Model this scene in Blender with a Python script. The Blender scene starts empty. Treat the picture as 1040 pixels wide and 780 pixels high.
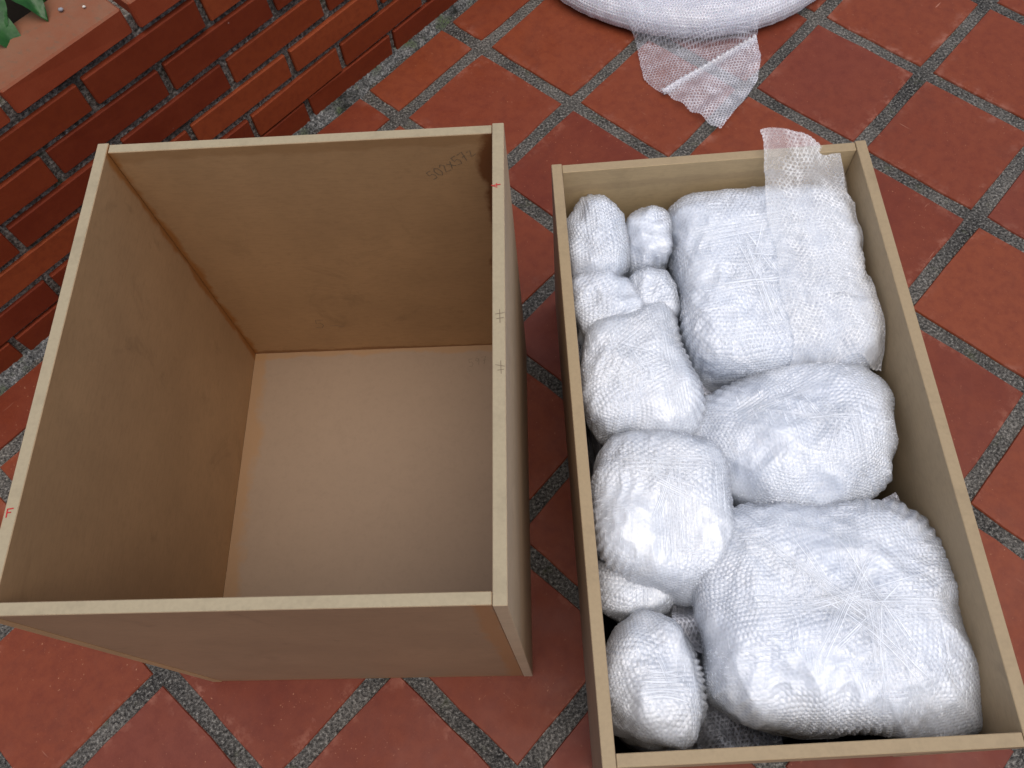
import bpy, math, random
import numpy as np
from mathutils import Matrix, Vector
from mathutils.bvhtree import BVHTree

scene = bpy.context.scene
col = scene.collection
rng = random.Random(7)

# ------------------------------------------------------------------ camera
CAM_A, CAM_R, CAM_H = 0.4432, -0.1447, 1.577
fwd = Vector((0, math.sin(CAM_A), -math.cos(CAM_A)))
ax = Vector((1, 0, 0)); up0 = ax.cross(fwd)
cr, sr = math.cos(CAM_R), math.sin(CAM_R)
camX = cr * ax + sr * up0
camU = -sr * ax + cr * up0
cam_data = bpy.data.cameras.new('camera')
cam = bpy.data.objects.new('camera', cam_data); col.objects.link(cam)
m = Matrix((camX, camU, -fwd)).transposed().to_4x4(); m.translation = (0, 0, CAM_H)
cam.matrix_world = m
cam_data.sensor_width = 36; cam_data.sensor_fit = 'HORIZONTAL'
cam_data.lens = 853.85 / 1040 * 36
cam_data.clip_start = 0.02; cam_data.clip_end = 500
scene.camera = cam

# ------------------------------------------------------------------ light
SUN_ELEV, SUN_AZ = math.radians(76), math.radians(150)      # azimuth from +Y towards +X
world = bpy.data.worlds.new('World'); scene.world = world; world.use_nodes = True
wn = world.node_tree; wn.nodes.clear()
wo = wn.nodes.new('ShaderNodeOutputWorld'); bg = wn.nodes.new('ShaderNodeBackground')
sky = wn.nodes.new('ShaderNodeTexSky'); sky.sky_type = 'NISHITA'; sky.sun_disc = False
sky.sun_elevation = SUN_ELEV; sky.sun_rotation = SUN_AZ
sky.air_density = 1.0; sky.dust_density = 4.0; sky.ozone_density = 1.0
bg.inputs['Strength'].default_value = 0.085
wn.links.new(sky.outputs[0], bg.inputs['Color']); wn.links.new(bg.outputs[0], wo.inputs['Surface'])
sd = bpy.data.lights.new('sun', 'SUN'); sd.energy = 1.5; sd.angle = math.radians(66); sd.color = (1.0, 0.965, 0.92)
sun = bpy.data.objects.new('sun', sd); col.objects.link(sun)
sdir = Vector((math.sin(SUN_AZ) * math.cos(SUN_ELEV), math.cos(SUN_AZ) * math.cos(SUN_ELEV), math.sin(SUN_ELEV)))
sun.rotation_euler = sdir.to_track_quat('Z', 'Y').to_euler()
sun.location = (2, 3, 5)

vs = scene.view_settings
vs.view_transform = 'Standard'; vs.look = 'None'; vs.exposure = 0.50; vs.gamma = 1.0; vs.use_curve_mapping = False
scene.render.engine = 'CYCLES'
scene.cycles.transparent_max_bounces = 16
scene.cycles.max_bounces = 8

# ------------------------------------------------------------------ helpers
def tag(o, label=None, cat=None, group=None, kind=None):
    if label: o['label'] = label
    if cat: o['category'] = cat
    if group: o['group'] = group
    if kind: o['kind'] = kind
    return o

def empty(name, loc, rz=0.0):
    o = bpy.data.objects.new(name, None); col.objects.link(o)
    o.location = loc; o.rotation_euler = (0, 0, rz); o.empty_display_size = 0.05
    return o

def link(name, mesh, mat=None, parent=None, loc=(0, 0, 0), rz=0.0):
    o = bpy.data.objects.new(name, mesh); col.objects.link(o)
    if mat is not None and len(mesh.materials) == 0: mesh.materials.append(mat)
    o.location = loc; o.rotation_euler = (0, 0, rz); o.parent = parent
    return o

def pymesh(name, verts, faces, smooth=False):
    me = bpy.data.meshes.new(name); me.from_pydata([tuple(v) for v in verts], [], [tuple(f) for f in faces]); me.update()
    if smooth: me.polygons.foreach_set('use_smooth', [True] * len(me.polygons))
    return me

def npmesh(name, V, F, smooth=True):
    V = np.asarray(V, np.float32); F = np.asarray(F, np.int32)
    me = bpy.data.meshes.new(name); n = F.shape[1]
    me.vertices.add(len(V)); me.vertices.foreach_set('co', V.ravel())
    me.loops.add(F.size); me.loops.foreach_set('vertex_index', F.ravel())
    me.polygons.add(len(F)); me.polygons.foreach_set('loop_start', np.arange(0, F.size, n, dtype=np.int32))
    me.update(calc_edges=True); me.validate()
    if smooth: me.polygons.foreach_set('use_smooth', np.ones(len(me.polygons), bool))
    return me

def attr(me, name, vals):
    a = me.attributes.new(name, 'FLOAT', 'POINT'); a.data.foreach_set('value', np.asarray(vals, np.float32))

def box_mesh(name, x0, x1, y0, y1, z0, z1, b=0.0, jit=0.0, r=None):
    """box with chamfered edges (44 triangles)"""
    import bmesh
    bm = bmesh.new(); bmesh.ops.create_cube(bm, size=1)
    for v in bm.verts:
        v.co = Vector((x0 + (v.co.x + .5) * (x1 - x0), y0 + (v.co.y + .5) * (y1 - y0), z0 + (v.co.z + .5) * (z1 - z0)))
        if jit: v.co += Vector((r.uniform(-jit, jit), r.uniform(-jit, jit), r.uniform(-jit, jit)))
    if b: bmesh.ops.bevel(bm, geom=bm.edges[:], offset=b, segments=1, affect='EDGES')
    me = bpy.data.meshes.new(name); bm.to_mesh(me); bm.free(); return me

def sines(P, freq, seed, n=10):
    """smooth pseudo noise in about [-1,1]: a sum of randomly directed sines"""
    r = np.random.RandomState(seed); out = np.zeros(len(P))
    for _ in range(n):
        d = r.normal(size=3); d /= np.linalg.norm(d)
        out += np.sin(P @ d * freq * (0.6 + 0.9 * r.rand()) * 2 * math.pi + r.rand() * 6.283)
    return out / math.sqrt(n) * 0.9

# node shorthand -----------------------------------------------------
class NT:
    def __init__(s, name):
        s.mat = bpy.data.materials.new(name); s.mat.use_nodes = True
        s.t = s.mat.node_tree; s.t.nodes.clear()
        s.out = s.t.nodes.new('ShaderNodeOutputMaterial')
    def n(s, typ, **kw):
        nd = s.t.nodes.new(typ)
        for k, v in kw.items():
            if hasattr(nd, k): setattr(nd, k, v)
            else: nd.inputs[k.replace('_', ' ')].default_value = v
        return nd
    def l(s, a, b): s.t.links.new(a, b)
    def coord(s, kind='Object'): return s.n('ShaderNodeTexCoord').outputs[kind]
    def mapping(s, vec, scale=(1, 1, 1), rot=(0, 0, 0), loc=(0, 0, 0)):
        mp = s.n('ShaderNodeMapping'); mp.inputs['Scale'].default_value = scale
        mp.inputs['Rotation'].default_value = rot; mp.inputs['Location'].default_value = loc
        s.l(vec, mp.inputs['Vector']); return mp.outputs[0]
    def noise(s, vec, scale, detail=4, rough=.55, dist=0.0):
        nd = s.n('ShaderNodeTexNoise'); nd.inputs['Scale'].default_value = scale; nd.inputs['Detail'].default_value = detail
        nd.inputs['Roughness'].default_value = rough; nd.inputs['Distortion'].default_value = dist
        s.l(vec, nd.inputs['Vector']); return nd.outputs['Fac']
    def voro(s, vec, scale, feature='F1'):
        nd = s.n('ShaderNodeTexVoronoi'); nd.feature = feature; nd.inputs['Scale'].default_value = scale
        s.l(vec, nd.inputs['Vector']); return nd.outputs['Distance']
    def ramp(s, fac, stops):
        nd = s.n('ShaderNodeValToRGB'); cr_ = nd.color_ramp
        while len(cr_.elements) < len(stops): cr_.elements.new(0.5)
        for e, (p, c) in zip(cr_.elements, stops):
            e.position = p; e.color = (c, c, c, 1) if isinstance(c, (int, float)) else (*c, 1)
        s.l(fac, nd.inputs['Fac']); return nd.outputs['Color']
    def mix(s, fac, a, b, mode='MIX'):
        nd = s.n('ShaderNodeMix'); nd.data_type = 'RGBA'; nd.blend_type = mode
        for sock, v in ((nd.inputs[0], fac), (nd.inputs[6], a), (nd.inputs[7], b)):
            if hasattr(v, 'is_linked') or hasattr(v, 'links'): s.l(v, sock)
            elif isinstance(v, (int, float)): sock.default_value = v if sock is nd.inputs[0] else (v, v, v, 1)
            else: sock.default_value = (*v, 1)
        return nd.outputs[2]
    def math(s, op, a, b=0.0, clamp=False):
        nd = s.n('ShaderNodeMath'); nd.operation = op; nd.use_clamp = clamp
        for sock, v in ((nd.inputs[0], a), (nd.inputs[1], b)):
            if hasattr(v, 'links'): s.l(v, sock)
            else: sock.default_value = v
        return nd.outputs[0]
    def bump(s, h, strength, dist, normal=None):
        nd = s.n('ShaderNodeBump'); nd.inputs['Strength'].default_value = strength; nd.inputs['Distance'].default_value = dist
        s.l(h, nd.inputs['Height'])
        if normal is not None: s.l(normal, nd.inputs['Normal'])
        return nd.outputs['Normal']
    def bsdf(s, color, rough=.5, normal=None, **kw):
        nd = s.n('ShaderNodeBsdfPrincipled')
        for nm, v in (('Base Color', color), ('Roughness', rough), ('Normal', normal), *kw.items()):
            nm = nm.replace('_', ' ')
            if v is None: continue
            if hasattr(v, 'links'): s.l(v, nd.inputs[nm])
            elif isinstance(v, tuple) and len(v) == 3 and nm.endswith('Color'): nd.inputs[nm].default_value = (*v, 1)
            else: nd.inputs[nm].default_value = v
        return nd
    def done(s, shader): s.l(shader, s.out.inputs['Surface']); return s.mat

# ------------------------------------------------------------------ materials
def obj_random(t): return t.n('ShaderNodeObjectInfo').outputs['Random']

def shifted(t, vec):
    """object coordinates pushed to another place of the pattern for every object"""
    rnd = obj_random(t); cmb = t.n('ShaderNodeCombineXYZ')
    for i, k in enumerate((37.0, 71.0, 13.0)): t.l(t.math('MULTIPLY', rnd, k), cmb.inputs[i])
    va = t.n('ShaderNodeVectorMath'); va.operation = 'ADD'; t.l(vec, va.inputs[0]); t.l(cmb.outputs[0], va.inputs[1])
    return va.outputs[0]

def mat_tile():
    t = NT('terracotta_tile'); oc = t.coord(); v = shifted(t, oc)
    rnd = obj_random(t)
    base = t.ramp(rnd, [(0, (.12, .022, .012)), (.25, (.15, .030, .013)), (.5, (.19, .043, .0165)), (.75, (.17, .036, .0145)), (1, (.14, .031, .019))])
    n1 = t.noise(v, 6, 4, .6); n2 = t.noise(v, 45, 5, .7); n3 = t.noise(v, 260, 2, .6)
    c = t.mix(t.ramp(n1, [(.35, 0.0), (.7, .55)]), base, (.185, .042, .017))
    c = t.mix(t.ramp(n2, [(.42, .0), (.75, .5)]), c, (.095, .015, .0085))
    # pale mineral specks and little scuffs
    sp = t.math('MULTIPLY', t.ramp(t.noise(v, 210, 2, .5), [(.70, 0.0), (.76, 1.0)]), t.ramp(t.noise(v, 9, 3, .6), [(.40, 0.1), (.62, .85)]))
    c = t.mix(sp, c, (.36, .16, .09))
    scr = t.mapping(v, (55, 5.0, 1), (0, 0, .6)); scm = t.ramp(t.noise(scr, 2.2, 2, .5), [(.735, 0.0), (.77, .55)])
    c = t.mix(t.math('MULTIPLY', scm, t.ramp(t.noise(v, 5, 2), [(.5, 0.0), (.62, 1.0)])), c, (.45, .22, .15))
    # cement haze left along the joints
    sx = t.n('ShaderNodeSeparateXYZ'); t.l(oc, sx.inputs[0])
    ed = t.math('MAXIMUM', t.math('ABSOLUTE', sx.outputs[0]), t.math('ABSOLUTE', sx.outputs[1]))
    edge = t.ramp(t.math('ADD', t.math('MULTIPLY', ed, 7.35), t.math('MULTIPLY', t.math('SUBTRACT', n2, .5), .35)), [(.80, 0.0), (1.0, 1.0)])
    c = t.mix(t.math('MULTIPLY', edge, t.math('MULTIPLY', t.ramp(t.noise(v, 28, 4, .7), [(.50, 0.0), (.62, .9)]), t.ramp(n1, [(.42, .15), (.6, 1.0)]))), c, (.27, .10, .065))
    c = t.mix(t.ramp(t.noise(v, 5, 5, .7, .8), [(.55, 0.0), (.72, .3)]), c, (.085, .024, .016))
    rough = t.ramp(t.noise(v, 14, 4, .6), [(.3, .40), (.7, .60)])
    h = t.math('ADD', t.math('MULTIPLY', t.noise(v, 7, 3), .7), t.math('MULTIPLY', n3, .10))
    nm = t.bump(h, .35, .0035)
    return t.done(t.bsdf(c, rough, nm, Specular_IOR_Level=.22).outputs[0])

def mat_grout():
    t = NT('cement_grout'); v = t.coord()
    n1 = t.noise(v, 7, 4, .65); n2 = t.noise(v, 190, 3, .7); n3 = t.noise(v, 420, 2, .6)
    c = t.ramp(n2, [(.33, (.028, .026, .024)), (.44, (.095, .088, .078)), (.56, (.175, .163, .145)), (.7, (.36, .34, .30))])
    c2 = t.ramp(n2, [(.38, (.007, .007, .007)), (.5, (.032, .031, .029)), (.6, (.10, .097, .09)), (.7, (.32, .31, .28))])
    c = t.mix(t.ramp(n1, [(.38, 0.1), (.66, .9)]), c, c2)
    gr = t.math('MULTIPLY', t.ramp(t.noise(v, 22, 3, .6), [(.6, 0.0), (.72, .6)]), .5)
    c = t.mix(gr, c, (.10, .115, .05))
    nm = t.bump(t.math('ADD', n2, t.math('MULTIPLY', n3, .5)), .9, .006)
    return t.done(t.bsdf(c, .9, nm, Specular_IOR_Level=.2).outputs[0])

def mat_brick():
    t = NT('red_brick'); v = shifted(t, t.coord()); rnd = obj_random(t)
    base = t.ramp(rnd, [(0, (.125, .018, .006)), (.4, (.16, .026, .0075)), (.75, (.195, .036, .010)), (1, (.26, .055, .017))])
    n1 = t.noise(v, 9, 4, .6); n2 = t.noise(v, 70, 4, .6)
    c = t.mix(t.ramp(n1, [(.38, 0.0), (.7, .45)]), base, (.22, .042, .014))
    c = t.mix(t.ramp(n2, [(.45, 0.0), (.75, .35)]), c, (.11, .016, .008))
    sp = t.math('MULTIPLY', t.ramp(t.voro(v, 34), [(.05, 1.0), (.085, 0.0)]), t.ramp(t.noise(v, 11, 2), [(.62, 0.0), (.7, 1.0)]))
    c = t.mix(sp, c, (.55, .48, .42))
    nm = t.bump(t.math('ADD', n1, t.math('MULTIPLY', n2, .25)), .4, .004)
    return t.done(t.bsdf(c, .72, nm, Specular_IOR_Level=.16).outputs[0])

def mat_coping():
    t = NT('sky_toned_coping_brick'); v = shifted(t, t.coord())
    n1 = t.noise(v, 10, 5, .65); n2 = t.noise(v, 60, 4, .65)
    g = t.n('ShaderNodeNewGeometry'); sx = t.n('ShaderNodeSeparateXYZ'); t.l(g.outputs['Normal'], sx.inputs[0])
    topw = t.ramp(t.math('ADD', sx.outputs[2], t.math('MULTIPLY', t.math('SUBTRACT', n2, .5), .25)), [(.45, 0.0), (.8, 1.0)])  # upward faces: sky reflection painted in as a paler colour, dirt over it
    c0 = t.mix(t.ramp(n1, [(.4, 0.0), (.7, .5)]), (.24, .042, .014), (.30, .065, .024))  # front faces: stronger light near the top painted in as a brighter tone
    c1 = t.mix(t.ramp(n1, [(.35, 0.0), (.7, 1.0)]), (.20, .070, .034), (.20, .095, .054))
    c1 = t.mix(t.ramp(n2, [(.56, 0.0), (.72, .6)]), c1, (.11, .085, .055))
    c = t.mix(topw, c0, c1)
    nm = t.bump(t.math('ADD', n1, t.math('MULTIPLY', n2, .3)), .4, .004)
    return t.done(t.bsdf(c, .75, nm, Specular_IOR_Level=.25).outputs[0])

def mat_mortar():
    t = NT('old_mortar'); v = t.coord(); n1 = t.noise(v, 9, 4, .6); n2 = t.noise(v, 130, 3, .7)
    c = t.ramp(n2, [(.34, (.035, .031, .026)), (.5, (.14, .128, .112)), (.68, (.36, .34, .30))])
    c = t.mix(t.ramp(n1, [(.45, 0.0), (.70, .8)]), c, (.028, .026, .022))
    c = t.mix(t.ramp(t.noise(v, 16, 3), [(.60, 0.0), (.72, .7)]), c, (.03, .036, .012))
    nm = t.bump(n2, .8, .006)
    return t.done(t.bsdf(c, .92, nm, Specular_IOR_Level=.15).outputs[0])

def mat_moss_mortar():
    t = NT('mossy_base_mortar'); v = t.coord(); n1 = t.noise(v, 6, 4, .65); n2 = t.noise(v, 170, 3, .7)
    c = t.ramp(n2, [(.36, (.03, .03, .03)), (.52, (.13, .13, .125)), (.70, (.34, .335, .32))])
    c = t.mix(t.ramp(n1, [(.50, 0.0), (.62, .9)]), c, (.012, .013, .010))
    c = t.mix(t.math('MULTIPLY', t.ramp(t.noise(v, 13, 3), [(.54, 0.0), (.64, .9)]), t.ramp(n2, [(.45, .2), (.6, 1.0)])), c, (.055, .09, .018))
    nm = t.bump(n2, .9, .006)
    return t.done(t.bsdf(c, .92, nm, Specular_IOR_Level=.15).outputs[0])

def mat_mdf(name, face, edge, stains=(), edge_up=True, mottle=1.0):
    """fibre board: paler cut edge on top, mottled face, orange varnish stains given as (axis, centre, half width, strength)"""
    t = NT(name); v = t.coord(); pos = t.n('ShaderNodeSeparateXYZ'); t.l(v, pos.inputs[0])
    n1 = t.noise(v, 7, 4, .6); n2 = t.noise(v, 90, 4, .6)
    fib = t.noise(t.mapping(v, (16, 16, 90)), 3.0, 4, .65)
    d = tuple(x * .72 for x in face); b = tuple(min(1, x * 1.22) for x in face)
    c = t.mix(t.ramp(n1, [(.35, 0.0), (.68, .7 * mottle)]), face, b)
    c = t.mix(t.ramp(fib, [(.45, 0.0), (.75, .38 * mottle)]), c, d)
    c = t.mix(t.ramp(n2, [(.5, 0.0), (.75, .22)]), c, d)
    c = t.mix(t.ramp(t.noise(t.mapping(v, (1, 1, .8), (.3, .2, .9), (4, 2, 6)), 9, 5, .65, 1.2), [(.60, 0.0), (.72, .45 * mottle)]), c, tuple(x * .62 for x in face))
    for axis, cen, hw, amt, colr in stains:
        w = t.math('ADD', pos.outputs[axis], t.math('MULTIPLY', t.math('SUBTRACT', t.noise(t.mapping(v, (1, 1, 1), (0, 0, 0), (cen, hw * 9, 0)), 15, 4, .6), .5), hw * 2.6))
        dd = t.math('ABSOLUTE', t.math('SUBTRACT', w, cen))
        k = t.ramp(t.math('DIVIDE', dd, hw), [(.45, amt), (.95, 0.0)])
        c = t.mix(k, c, colr)
    if edge_up:
        g = t.n('ShaderNodeNewGeometry'); sx = t.n('ShaderNodeSeparateXYZ'); t.l(g.outputs['Normal'], sx.inputs[0])
        e2 = t.mix(t.ramp(t.noise(t.mapping(v, (40, 40, 40)), 5, 4, .6), [(.4, 0.0), (.72, .5)]), edge, tuple(x * .82 for x in edge))
        e2 = t.mix(t.ramp(t.noise(v, 21, 4, .7), [(.52, 0.0), (.74, .55)]), e2, tuple(x * .70 for x in edge))
        c = t.mix(t.ramp(sx.outputs[2], [(.55, 0.0), (.85, 1.0)]), c, e2)
    nm = t.bump(t.math('ADD', n2, t.math('MULTIPLY', fib, .6)), .12, .0012)
    return t.done(t.bsdf(c, .6, nm, Specular_IOR_Level=.3).outputs[0])

def mat_wrap(name='bubble_wrap', tint=(.88, .925, 1.0), alpha=1.0):
    """many layers of bubble film: white scattering body under a crinkled glossy skin"""
    t = NT(name); v = shifted(t, t.coord())
    lo = (tint[0] * .84, tint[1] * .86, tint[2] * .89)
    patch = t.ramp(t.noise(v, 15, 4, .6), [(.36, 0.0), (.64, 1.0)])         # tight film: its bright sky reflections are painted into the colour
    n2 = t.noise(v, 150, 4, .7, .5)
    st1 = t.noise(t.mapping(v, (9, 190, 150), (0, 0, .22)), 1.5, 3, .55, .25)
    st2 = t.noise(t.mapping(v, (190, 9, 150), (0, 0, -.30)), 1.5, 3, .55, .25)
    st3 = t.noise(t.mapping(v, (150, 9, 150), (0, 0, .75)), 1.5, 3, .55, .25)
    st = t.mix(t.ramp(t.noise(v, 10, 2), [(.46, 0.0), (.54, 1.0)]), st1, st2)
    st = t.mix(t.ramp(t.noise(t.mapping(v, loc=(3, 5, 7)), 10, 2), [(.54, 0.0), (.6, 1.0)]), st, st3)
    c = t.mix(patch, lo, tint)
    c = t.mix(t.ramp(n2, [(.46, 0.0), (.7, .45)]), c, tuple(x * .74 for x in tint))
    c = t.mix(t.math('MULTIPLY', t.ramp(st, [(.54, 0.0), (.62, .85)]), t.math('ADD', t.math('MULTIPLY', patch, .7), .3)), c, (.97, .975, .99))  # white streak highlights along the film, painted into the colour
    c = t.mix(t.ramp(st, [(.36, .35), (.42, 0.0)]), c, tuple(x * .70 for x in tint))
    h = t.math('ADD', t.math('MULTIPLY', st, 1.6), t.math('MULTIPLY', n2, .9))
    nm = t.bump(h, .40, .005)
    h2 = t.math('ADD', t.math('MULTIPLY', st, t.math('ADD', t.math('MULTIPLY', patch, 1.4), .3)), t.math('MULTIPLY', t.noise(v, 45, 3, .6, .8), 1.6))
    nm2 = t.bump(h2, .7, .006)
    p = t.bsdf(c, .33, nm, Specular_IOR_Level=.5, Subsurface_Weight=.25, Subsurface_Scale=.006, Coat_Weight=t.math('ADD', t.math('MULTIPLY', patch, .75), .25), Coat_Roughness=.10, Coat_IOR=1.95, Coat_Normal=nm2)
    p.inputs['Subsurface Radius'].default_value = (1, 1, 1)
    return t.done(p.outputs[0])

def mat_film(name, white, gloss, rough=.14, tint=(.86, .88, .93), bubble_attr=False, dome=.3, base_white=.05):
    """clear polythene: mostly see-through, glossy, milky where it is creased or blown into bubbles"""
    t = NT(name); v = t.coord()
    n2 = t.noise(v, 150, 3, .65, .6)
    nm = t.bump(n2, .6, .004)
    tr = t.n('ShaderNodeBsdfTransparent'); tr.inputs[0].default_value = (.95, .96, .97, 1)
    p = t.bsdf(tint, rough, nm, Specular_IOR_Level=.6, Coat_Weight=.4, Coat_Roughness=.08)
    if bubble_attr:
        a = t.n('ShaderNodeAttribute'); a.attribute_name = 'rim'
        fac = t.math('ADD', t.math('MULTIPLY', a.outputs['Fac'], dome), base_white, clamp=True)
    else:
        fac = t.math('ADD', t.math('MULTIPLY', t.ramp(n2, [(.5, 0.0), (.72, 1.0)]), white), base_white, clamp=True)
    lw = t.n('ShaderNodeLayerWeight'); lw.inputs['Blend'].default_value = .3
    fac = t.math('ADD', fac, t.math('MULTIPLY', lw.outputs['Facing'], gloss), clamp=True)
    mx = t.n('ShaderNodeMixShader'); t.l(fac, mx.inputs[0]); t.l(tr.outputs[0], mx.inputs[1]); t.l(p.outputs[0], mx.inputs[2])
    return t.done(mx.outputs[0])

def mat_skin(name='bubble_skin', rim=.42, basew=.30, gloss=0.92, lines=.55, trans=.35, clear=(.97, .975, .985)):
    """outermost bubble film: see-through, milky at the bubble rims, mirror-like glints on the domes and creases"""
    t = NT(name); v = t.coord()
    a = t.n('ShaderNodeAttribute'); a.attribute_name = 'rim'
    w = shifted(t, v)
    s1 = t.noise(t.mapping(w, (7, 210, 120), (0, 0, .12)), 1.4, 2, .5, .2); s2 = t.noise(t.mapping(w, (210, 8, 120), (0, 0, -.25)), 1.4, 2, .5, .2)
    s3 = t.noise(t.mapping(w, (170, 8, 120), (0, 0, .8)), 1.4, 2, .5, .2)
    sk = t.mix(t.ramp(t.noise(w, 9, 2), [(.47, 0.0), (.53, 1.0)]), s1, s2)
    sk = t.mix(t.ramp(t.noise(t.mapping(w, loc=(2, 7, 4)), 9, 2), [(.55, 0.0), (.60, 1.0)]), sk, s3)
    area = t.ramp(t.noise(t.mapping(w, loc=(9, 1, 3)), 13, 3), [(.44, 0.0), (.58, 1.0)])
    line = t.math('MULTIPLY', t.ramp(sk, [(.57, 0.0), (.64, 1.0)]), area)
    nm = t.bump(t.math('ADD', t.math('MULTIPLY', t.noise(v, 190, 2, .6, .5), .5), t.math('MULTIPLY', line, .8)), .5, .004)
    tr = t.n('ShaderNodeBsdfTransparent'); tr.inputs[0].default_value = (*clear, 1)
    df = t.n('ShaderNodeBsdfDiffuse'); df.inputs[0].default_value = (.91, .945, 1.0, 1)
    tl = t.n('ShaderNodeBsdfTranslucent'); tl.inputs[0].default_value = (.91, .945, 1.0, 1)
    m0 = t.n('ShaderNodeMixShader'); m0.inputs[0].default_value = trans; t.l(df.outputs[0], m0.inputs[1]); t.l(tl.outputs[0], m0.inputs[2])
    m1 = t.n('ShaderNodeMixShader'); t.l(t.math('ADD', t.math('MULTIPLY', line, lines), t.math('ADD', t.math('MULTIPLY', a.outputs['Fac'], rim), basew), clamp=True), m1.inputs[0]); t.l(tr.outputs[0], m1.inputs[1]); t.l(m0.outputs[0], m1.inputs[2])
    gl = t.n('ShaderNodeBsdfGlossy'); gl.inputs['Roughness'].default_value = .15; t.l(nm, gl.inputs['Normal'])
    fr = t.n('ShaderNodeFresnel'); fr.inputs['IOR'].default_value = 1.75
    m2 = t.n('ShaderNodeMixShader'); t.l(t.math('MINIMUM', t.math('MULTIPLY', fr.outputs[0], gloss), .5), m2.inputs[0]); t.l(m1.outputs[0], m2.inputs[1]); t.l(gl.outputs[0], m2.inputs[2])
    return t.done(m2.outputs[0])

def mat_plain(name, c, rough=.6, **kw):
    t = NT(name); v = t.coord(); n1 = t.noise(v, 30, 4, .6)
    cc = t.mix(t.ramp(n1, [(.35, 0.0), (.7, .5)]), c, tuple(x * .6 for x in c))
    return t.done(t.bsdf(cc, rough, t.bump(n1, .3, .003), **kw).outputs[0])

def mat_leaf():
    t = NT('green_leaf'); v = t.coord(); n1 = t.noise(v, 25, 4, .6)
    c = t.mix(t.ramp(n1, [(.35, 0.0), (.7, 1.0)]), (.008, .055, .006), (.022, .12, .012))
    p = t.bsdf(c, .38, t.bump(n1, .4, .004)); tl = t.n('ShaderNodeBsdfTranslucent'); tl.inputs[0].default_value = (.05, .22, .02, 1)
    mx = t.n('ShaderNodeMixShader'); mx.inputs[0].default_value = .25; t.l(p.outputs[0], mx.inputs[1]); t.l(tl.outputs[0], mx.inputs[2])
    return t.done(mx.outputs[0])

M = dict(tile=mat_tile(), grout=mat_grout(), brick=mat_brick(), coping=mat_coping(), mortar=mat_mortar(), moss=mat_moss_mortar(),
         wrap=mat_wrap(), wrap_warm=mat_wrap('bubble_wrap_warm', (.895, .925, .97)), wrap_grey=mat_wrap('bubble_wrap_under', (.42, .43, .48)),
         leaf=mat_leaf(), soil=mat_plain('dark_soil', (.012, .009, .006), .95, Specular_IOR_Level=.05), stem=mat_plain('green_stem', (.05, .09, .02)),
         pebble=mat_plain('grey_pebble', (.25, .25, .27), .7), pale_pebble=mat_plain('pale_pebble', (.62, .58, .52), .7),
         bag=mat_plain('navy_plastic', (.010, .011, .022), .22, Coat_Weight=.5, Coat_Roughness=.1),
         pencil=mat_plain('pencil_graphite', (.16, .115, .07), .6), red=mat_plain('red_marker', (.42, .012, .012), .5),
         band=mat_skin('stretch_film', .95, .0, .12, .0, .08, (1, 1, 1)), skin=mat_skin(),
         loose=mat_film('loose_bubble_sheet', 0, .22, .14, (.78, .78, .86), True, .42, .05),
         loose2=mat_film('doubled_bubble_sheet', 0, .3, .14, (.80, .80, .88), True, .55, .12),
         clear=mat_film('clear_bubble_scrap', 0, .35, .14, (.70, .72, .80), True, .7, .16),
         turn=mat_film('coil_outer_film', 0, .3, .14, (.84, .84, .90), True, .5, .22), roll=None)
def mat_roll():
    t = NT('rolled_bubble_film'); v = t.coord()
    ang = t.n('ShaderNodeSeparateXYZ'); t.l(v, ang.inputs[0])
    n1 = t.noise(t.mapping(v, (3, 3, 60)), 3, 4, .6); n2 = t.noise(v, 140, 3, .6)
    c = t.mix(t.ramp(n1, [(.35, 0.0), (.7, 1.0)]), (.40, .39, .44), (.66, .66, .72))
    nm = t.bump(t.math('ADD', n1, t.math('MULTIPLY', n2, .3)), .35, .006)
    p = t.bsdf(c, .3, nm, Coat_Weight=.8, Coat_Roughness=.12, Subsurface_Weight=.3, Subsurface_Scale=.02)
    return t.done(p.outputs[0])
M['roll'] = mat_roll()

# ------------------------------------------------------------------ ground, tiles
G0 = Vector((0.0483, 1.7084, 0)); GTH = -0.864; GS = 0.3014
EU = Vector((math.cos(GTH), math.sin(GTH), 0)); EV = Vector((math.sin(GTH), -math.cos(GTH), 0))
def G(u, s, z=0.0): return G0 + EU * u + EV * s + Vector((0, 0, z))

TOP = 0.0                                                       # tile surface level
gme = pymesh('ground', [(-30, -30, 0), (30, -30, 0), (30, 30, 0), (-30, 30, 0)], [(0, 1, 2, 3)])
ground = link('ground', gme, M['grout'], loc=(0, 0, TOP - 0.0035)); tag(ground, 'dark grey cement grout bed under the terracotta tiles', 'ground', kind='structure')

def tile_mesh(name, wx, wy, r):
    """slab with wandering edges and a worn chamfer"""
    hx, hy = wx / 2, wy / 2; ring = []
    n = 4
    cs = [(-hx, -hy), (hx, -hy), (hx, hy), (-hx, hy)]
    for k in range(4):
        a, b = Vector(cs[k]), Vector(cs[(k + 1) % 4])
        for i in range(n):
            p = a.lerp(b, i / n)
            if i == 0: p *= 0.988
            ring.append(p + Vector((r.uniform(-.0016, .0016), r.uniform(-.0016, .0016))))
    N = len(ring); V = []; F = []
    for p in ring: V.append((p.x * .987, p.y * .987, 0.0))
    for p in ring: V.append((p.x, p.y, -.0028))
    for p in ring: V.append((p.x, p.y, -.015))
    F.append(tuple(range(N)))
    for i in range(N):
        j = (i + 1) % N
        F.append((i, N + i, N + j, j)); F.append((N + i, 2 * N + i, 2 * N + j, N + j))
    me = pymesh(name, V, F); me.materials.append(M['tile']); return me
JW = 0.031
tiles = [tile_mesh('tile', GS - JW, GS - JW, rng) for _ in range(8)]
halves = [tile_mesh('tile', .108, GS - JW, rng) for _ in range(4)]
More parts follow.
